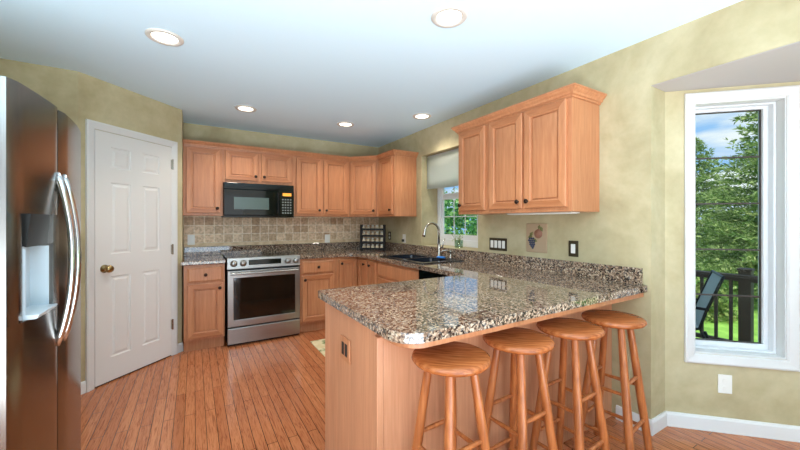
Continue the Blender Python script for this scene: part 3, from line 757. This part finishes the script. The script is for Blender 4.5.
MB().box(.0955, WL-.0955, .028, .031, 1.156, zm-.019).build('pane', 'glass', w1); MB().box(.0955, WL-.0955, .028, .031, zm+.056, WZ1-.101).build('pane', 'glass', w1)
sh_ = empty('roller_shade', (.06, WY0-.035, 0), -PI/2, 'white fabric roller shade half lowered over the sink window', 'blind')
sm = MB()
L = []
nn = 14
for i in range(nn+1):
    t = i/nn; L.append([(t*(WL-.07), -.002*math.cos(t*20), z_) for z_ in (2.10, 1.95, 1.80, 1.712-.012*math.sin(PI*t))])
vv = [[sm.bm.verts.new(p) for p in l] for l in L]; v2 = [[sm.bm.verts.new((p[0], p[1]+.004, p[2])) for p in l] for l in L]
for i in range(nn):
    for j in range(3):
        sm.bm.faces.new((vv[i][j], vv[i+1][j], vv[i+1][j+1], vv[i][j+1])); sm.bm.faces.new((v2[i][j+1], v2[i+1][j+1], v2[i+1][j], v2[i][j]))
    sm.bm.faces.new((vv[i][3], vv[i+1][3], v2[i+1][3], v2[i][3])); sm.bm.faces.new((v2[i][0], v2[i+1][0], vv[i+1][0], vv[i][0]))
for i in (0, nn):
    for j in range(3): sm.bm.faces.new((vv[i][j], vv[i][j+1], v2[i][j+1], v2[i][j]))
sm.build('shade_fabric', 'shade', sh_, smooth=True)
MB().tube([(0, .02, 2.098), (WL-.07, .02, 2.098)], .018, 14).build('roller', 'vinyl', sh_, smooth='auto')

# ------------------------------------------------------------------ bay window (in MBAY frame: x along wall, y up, z outward)
w2 = empty('window_2', (BP0.x, BP0.y, 0), -PI/4); struct(w2)      # local x along wall, +y outward, z up
o = casing(.581, 1.697, [(0, 0), (0, -.016), (.010, -.020), (.035, -.015), (.050, -.013), (.058, -.006), (.058, 0)], 0, True)
o.build('window_casing', 'trimwhite', w2, loc=(.105, -.0005, .419))
jb = MB().prism(rect(OS0+.0005, OS1-.0005, OZ0+.0005, OZ1-.0005), .0, .15, [rect(OS0+.010, OS1-.010, OZ0+.010, OZ1-.010)], mfr)
jb.build('jamb_liner', 'trimwhite', w2)
MB().prism(rect(OS0+.011, OS1-.011, OZ0+.011, OZ1-.011), .06, .10, [rect(OS0+.026, OS1-.026, OZ0+.022, OZ1-.022)], mfr).build('frame_step', 'vinyl', w2, bev=.003)
GS0, GS1, GZ0, GZ1 = OS0+.045, .583, .529, 2.022
MB().prism(rect(OS0+.012, OS1-.012, OZ0+.012, OZ1-.012), .101, .149, [rect(GS0, GS1, GZ0, GZ1)], mfr).build('sash', 'vinyl', w2, bev=.004)
MB().prism(rect(GS0+.0005, GS1-.0005, GZ0+.0005, GZ1-.0005), .118, .130, [rect(GS0+.006, GS1-.006, GZ0+.006, GZ1-.006)], mfr).build('glazing_gasket', 'darkbar', w2)
gb = MB()
for z in (.529+1.493*f_ for f_ in (.2, .4, .6, .8)): gb.box(GS0+.006, GS1-.006, .120, .127, z-.005, z+.005)
gb.build('muntins', 'darkbar', w2)
MB().box(GS0+.006, GS1-.006, .128, .131, GZ0+.006, GZ1-.006).build('pane', 'glass', w2)

# ------------------------------------------------------------------ stools
def make_stool():
    r = empty('bar_stool', (0, 0, 0), 0)
    SH, SR = .780, .157
    MB().lathe([(0, SH-.036), (SR-.030, SH-.036), (SR-.008, SH-.028), (SR, SH-.017), (SR-.003, SH-.006), (SR-.014, SH), (SR*.5, SH-.002), (0, SH-.004)], 40).build('seat', 'seat', r, smooth=True)
    T, B = .085, .193
    def P(k, z):
        a = PI/2*k; R_ = B+(T-B)*z/(SH-.03); return Vector((R_*math.cos(a), R_*math.sin(a), z))
    for k in range(4):
        a, b = P(k, .0005), P(k, SH-.034)
        MB().tube([a.lerp(b, t) for t in (0, .1, .35, .65, 1)], [.0165, .019, .021, .020, .017], 14).build('leg', 'stool', r, smooth='auto')
    for k in range(4):
        for z in ((.17, .40) if k % 2 == 0 else (.215, .45)):
            a, b = P(k, z), P(k+1, z); d = (b-a).normalized(); a = a+d*.014; b = b-d*.014
            MB().tube([a, a.lerp(b, .5), b], [.0085, .0105, .0085], 10).build('rung', 'stool', r, smooth='auto')
    return r
SP = [(-1.528, -3.55, -42, 'round-topped oak stool farthest left, nearest the peninsula end'),
      (-1.134, -3.550, -42, 'oak stool second from the left along the granite bar'),
      (-.768, -3.570, -42, 'oak stool second from the right along the granite bar'),
      (-.402, -3.595, -38, 'oak stool farthest right, beside the khaki wall end')]
s0 = None
for x, y, a, lab in SP:
    q = make_stool() if s0 is None else copy_tree(s0)
    s0 = s0 or q
    q.location = (x, y, 0); q.rotation_euler = (0, 0, math.radians(a)); tag(q, lab, 'stool', 'bar stools at the peninsula')

# rug by the peninsula
tag(MB().prism([(-1.325, -.93), (-.72, -.93), (-.72, -1.85), (-1.325, -1.85)], 0.0006, .008).build('floor_mat', 'mat', bev=.003), 'cream floral floor mat before the sink, peeking past the peninsula', 'mat')

# ------------------------------------------------------------------ outdoors
struct(MB().box(.9, 60, -40, 40, -.9, -.7).build('lawn', 'lawn'))
struct(MB().box(.95, 2.25, -9, -1.9, -.2, -.03).build('deck', 'deckwood'))
rl = empty('deck_railing', (2.12, -3.4, -.03), PI/2, 'dark brown wooden deck railing with balusters outside the bay window', 'railing')
MB().box(-5, 1.5, -.045, .045, .79, .825).build('top_rail', 'deckwood', rl, bev=.004)
MB().box(-5, 1.5, -.014, .014, .762, .789).build('upper_rail', 'deckwood', rl)
MB().box(-5, 1.5, -.02, .02, .13, .17).build('bottom_rail', 'deckwood', rl)
for i in range(-3, 15):
    x = 1.4-.112*i-.3
    if abs(x+.13) < .09: continue
    MB().box(x-.012, x+.012, -.012, .012, .1705, .7615).build('baluster', 'deckwood', rl)
pst = MB().box(-.045, .045, -.045, .045, 0, .86).build('post', 'deckwood', rl, loc=(-.11, -.07, 0), bev=.003)
MB().prism([(-.055, -.055), (.055, -.055), (.055, .055), (-.055, .055)], .86, .885).build('post_cap', 'deckwood', pst, bev=.008)
def make_chair():
    r = empty('patio_chair', (0, 0, 0))
    # side profile faces +x ; y width
    for s_ in (-.26, .26):
        MB().tube([(-.30, s_, .98), (-.27, s_, .90), (-.17, s_, .62), (-.12, s_, .44), (0, s_, .40), (.24, s_, .43), (.29, s_, .40), (.31, s_, .0005)], .014, 10).tube([(-.16, s_, .42), (-.30, s_, .0005)], .014, 10).tube([(-.19, s_, .64), (.10, s_, .66), (.27, s_, .64), (.29, s_, .42)], .015, 10).build('side_frame', 'chairframe', r, smooth=True)
    sb = MB()
    prof = [(-.30, .975), (-.27, .90), (-.17, .62), (-.12, .45), (0, .41), (.24, .435), (.28, .41)]
    prev = None
    for x, z in prof:
        cur = [sb.bm.verts.new((x, y, z+dz)) for y, dz in ((-.25, 0), (.25, 0))]+[sb.bm.verts.new((x-.004, y, z-.006)) for y in (.25, -.25)]
        if prev:
            for k_ in range(4): sb.bm.faces.new((prev[k_], prev[(k_+1) % 4], cur[(k_+1) % 4], cur[k_]))
        else: sb.bm.faces.new(cur)
        prev = cur
    sb.bm.faces.new(prev[::-1]); sb.build('sling', 'sling', r)
    MB().tube([(-.30, -.26, .975), (-.30, .26, .975)], .013, 8).build('top_bar', 'chairframe', r, smooth='auto')
    return r
ch = make_chair(); ch.location = (1.60, -3.20, -.03); ch.rotation_euler = (0, 0, math.radians(115)); ch.scale = (.88, .88, .88); tag(ch, 'grey sling patio chair nearest the railing post', 'chair')

def conifer(name, loc, h, rad, seed, label, dens=1.0):
    rnd = random.Random(seed); r = empty(name, loc, 0, label, 'tree', 'trees beyond the deck')
    MB().tube([(0, 0, 0), (0, 0, h*.5), (0, 0, h*.96)], [.13, .08, .015], 8).build('trunk', 'bark', r)
    mb = MB(); bm = mb.bm
    def tuft(c, d, L, w):
        q = d.cross(Vector((rnd.uniform(-1, 1), rnd.uniform(-1, 1), rnd.uniform(-1, 1)))).normalized()*w
        vs = [bm.verts.new(c-q*.3), bm.verts.new(c+d*L*.5-q), bm.verts.new(c+d*L), bm.verts.new(c+d*L*.5+q)]; bm.faces.new(vs)
    nlev = int(34*h/4.5)
    for i in range(nlev):
        t = i/nlev; z = .15+t*(h-.2); R_ = rad*(1-t)**.85*rnd.uniform(.85, 1.1)+.06
        nb = max(6, int(24*(1-t*.6)))
        for b in range(nb):
            a = rnd.uniform(0, 2*PI); Rb = R_*rnd.uniform(.7, 1.12); d = Vector((math.cos(a), math.sin(a), rnd.uniform(-.12, .25))).normalized()
            ns = max(4, int(Rb/.10*dens))
            for s_ in range(ns):
                f_ = .15+.85*(s_+rnd.random())/ns
                c = Vector((0, 0, z))+d*Rb*f_
                for _ in range(5):
                    dd = (d*.7+Vector((rnd.uniform(-1, 1), rnd.uniform(-1, 1), rnd.uniform(-.6, .9)))*.8).normalized()
                    tuft(c, dd, rnd.uniform(.08, .17), rnd.uniform(.012, .026))
    mb.build('foliage', 'needles', r)
    return r
conifer('spruce_tree', (9.9, -2.45, -.7), 6.4, 2.5, 3, 'tall green spruce filling the right part of the bay window view')
conifer('spruce_tree', (14.5, .9, -.7), 5.4, 2.6, 5, 'shorter spruce behind and left of the tall one')
conifer('spruce_tree', (18.5, 4.6, -.7), 5.2, 2.4, 8, 'distant spruce beyond the sink window side')
def bush(name, loc, r3, n, mat, seed, label, leaf=.07, group=None, cat='bush'):
    rnd = random.Random(seed); mb = MB(); bm = mb.bm
    for i in range(n):
        d = Vector((rnd.gauss(0, 1), rnd.gauss(0, 1), rnd.gauss(0, 1))).normalized(); q = rnd.uniform(.45, 1)**.5*(1+.12*math.sin(d.x*7+seed)+.12*math.cos(d.z*9))
        c = Vector((d.x*r3[0]*q, d.y*r3[1]*q, abs(d.z)*r3[2]*q)); a = Vector((rnd.uniform(-1, 1), rnd.uniform(-1, 1), rnd.uniform(-.5, 1))).normalized()*leaf*rnd.uniform(.6, 1.2)
        w = a.orthogonal().normalized(); w.rotate(Matrix.Rotation(rnd.uniform(0, 6.28), 3, a.normalized())); w *= leaf*.35
        bm.faces.new([bm.verts.new(p) for p in (c, c+a*.5+w, c+a, c+a*.5-w)])
    rt = empty(name, loc, 0, label, cat, group)
    mb.build('foliage', mat, rt)
    MB().tube([(0, 0, 0), (0, 0, r3[2]*.5)], [.05, .02], 6).build('stem', 'bark', rt)
    return rt
bush('leafy_bush', (2.7, 3.2, -.7), (1.1, 1.1, 2.75), 7000, 'leaves', 2, 'bright green bush at the left of the sink window view', .12, 'bushes outside the sink window')
bush('leafy_bush', (4.9, 1.9, -.7), (1.15, 1.1, 2.85), 7000, 'leaves', 4, 'bright green bush at the right of the sink window view', .12, 'bushes outside the sink window')
bush('leafy_bush', (5.6, 5.2, -.7), (2.0, 1.6, 3.2), 7000, 'leaves', 9, 'larger green bush behind, between the two nearer ones outside the sink window', .14, 'bushes outside the sink window')
for i, (x, y, lab) in enumerate(((6.7, -3.6, 'low olive shrub at the foot of the tall spruce, right of the post'), (6.9, -1.5, 'low olive shrub behind the left railing bars'), (7.9, .3, 'low olive shrub behind the patio chairs'))):
    bush('low_shrub', (x, y, -.7), (.75, .75, .75), 2200, 'leaves2', 20+i, lab, .09, 'low shrubs along the lawn')
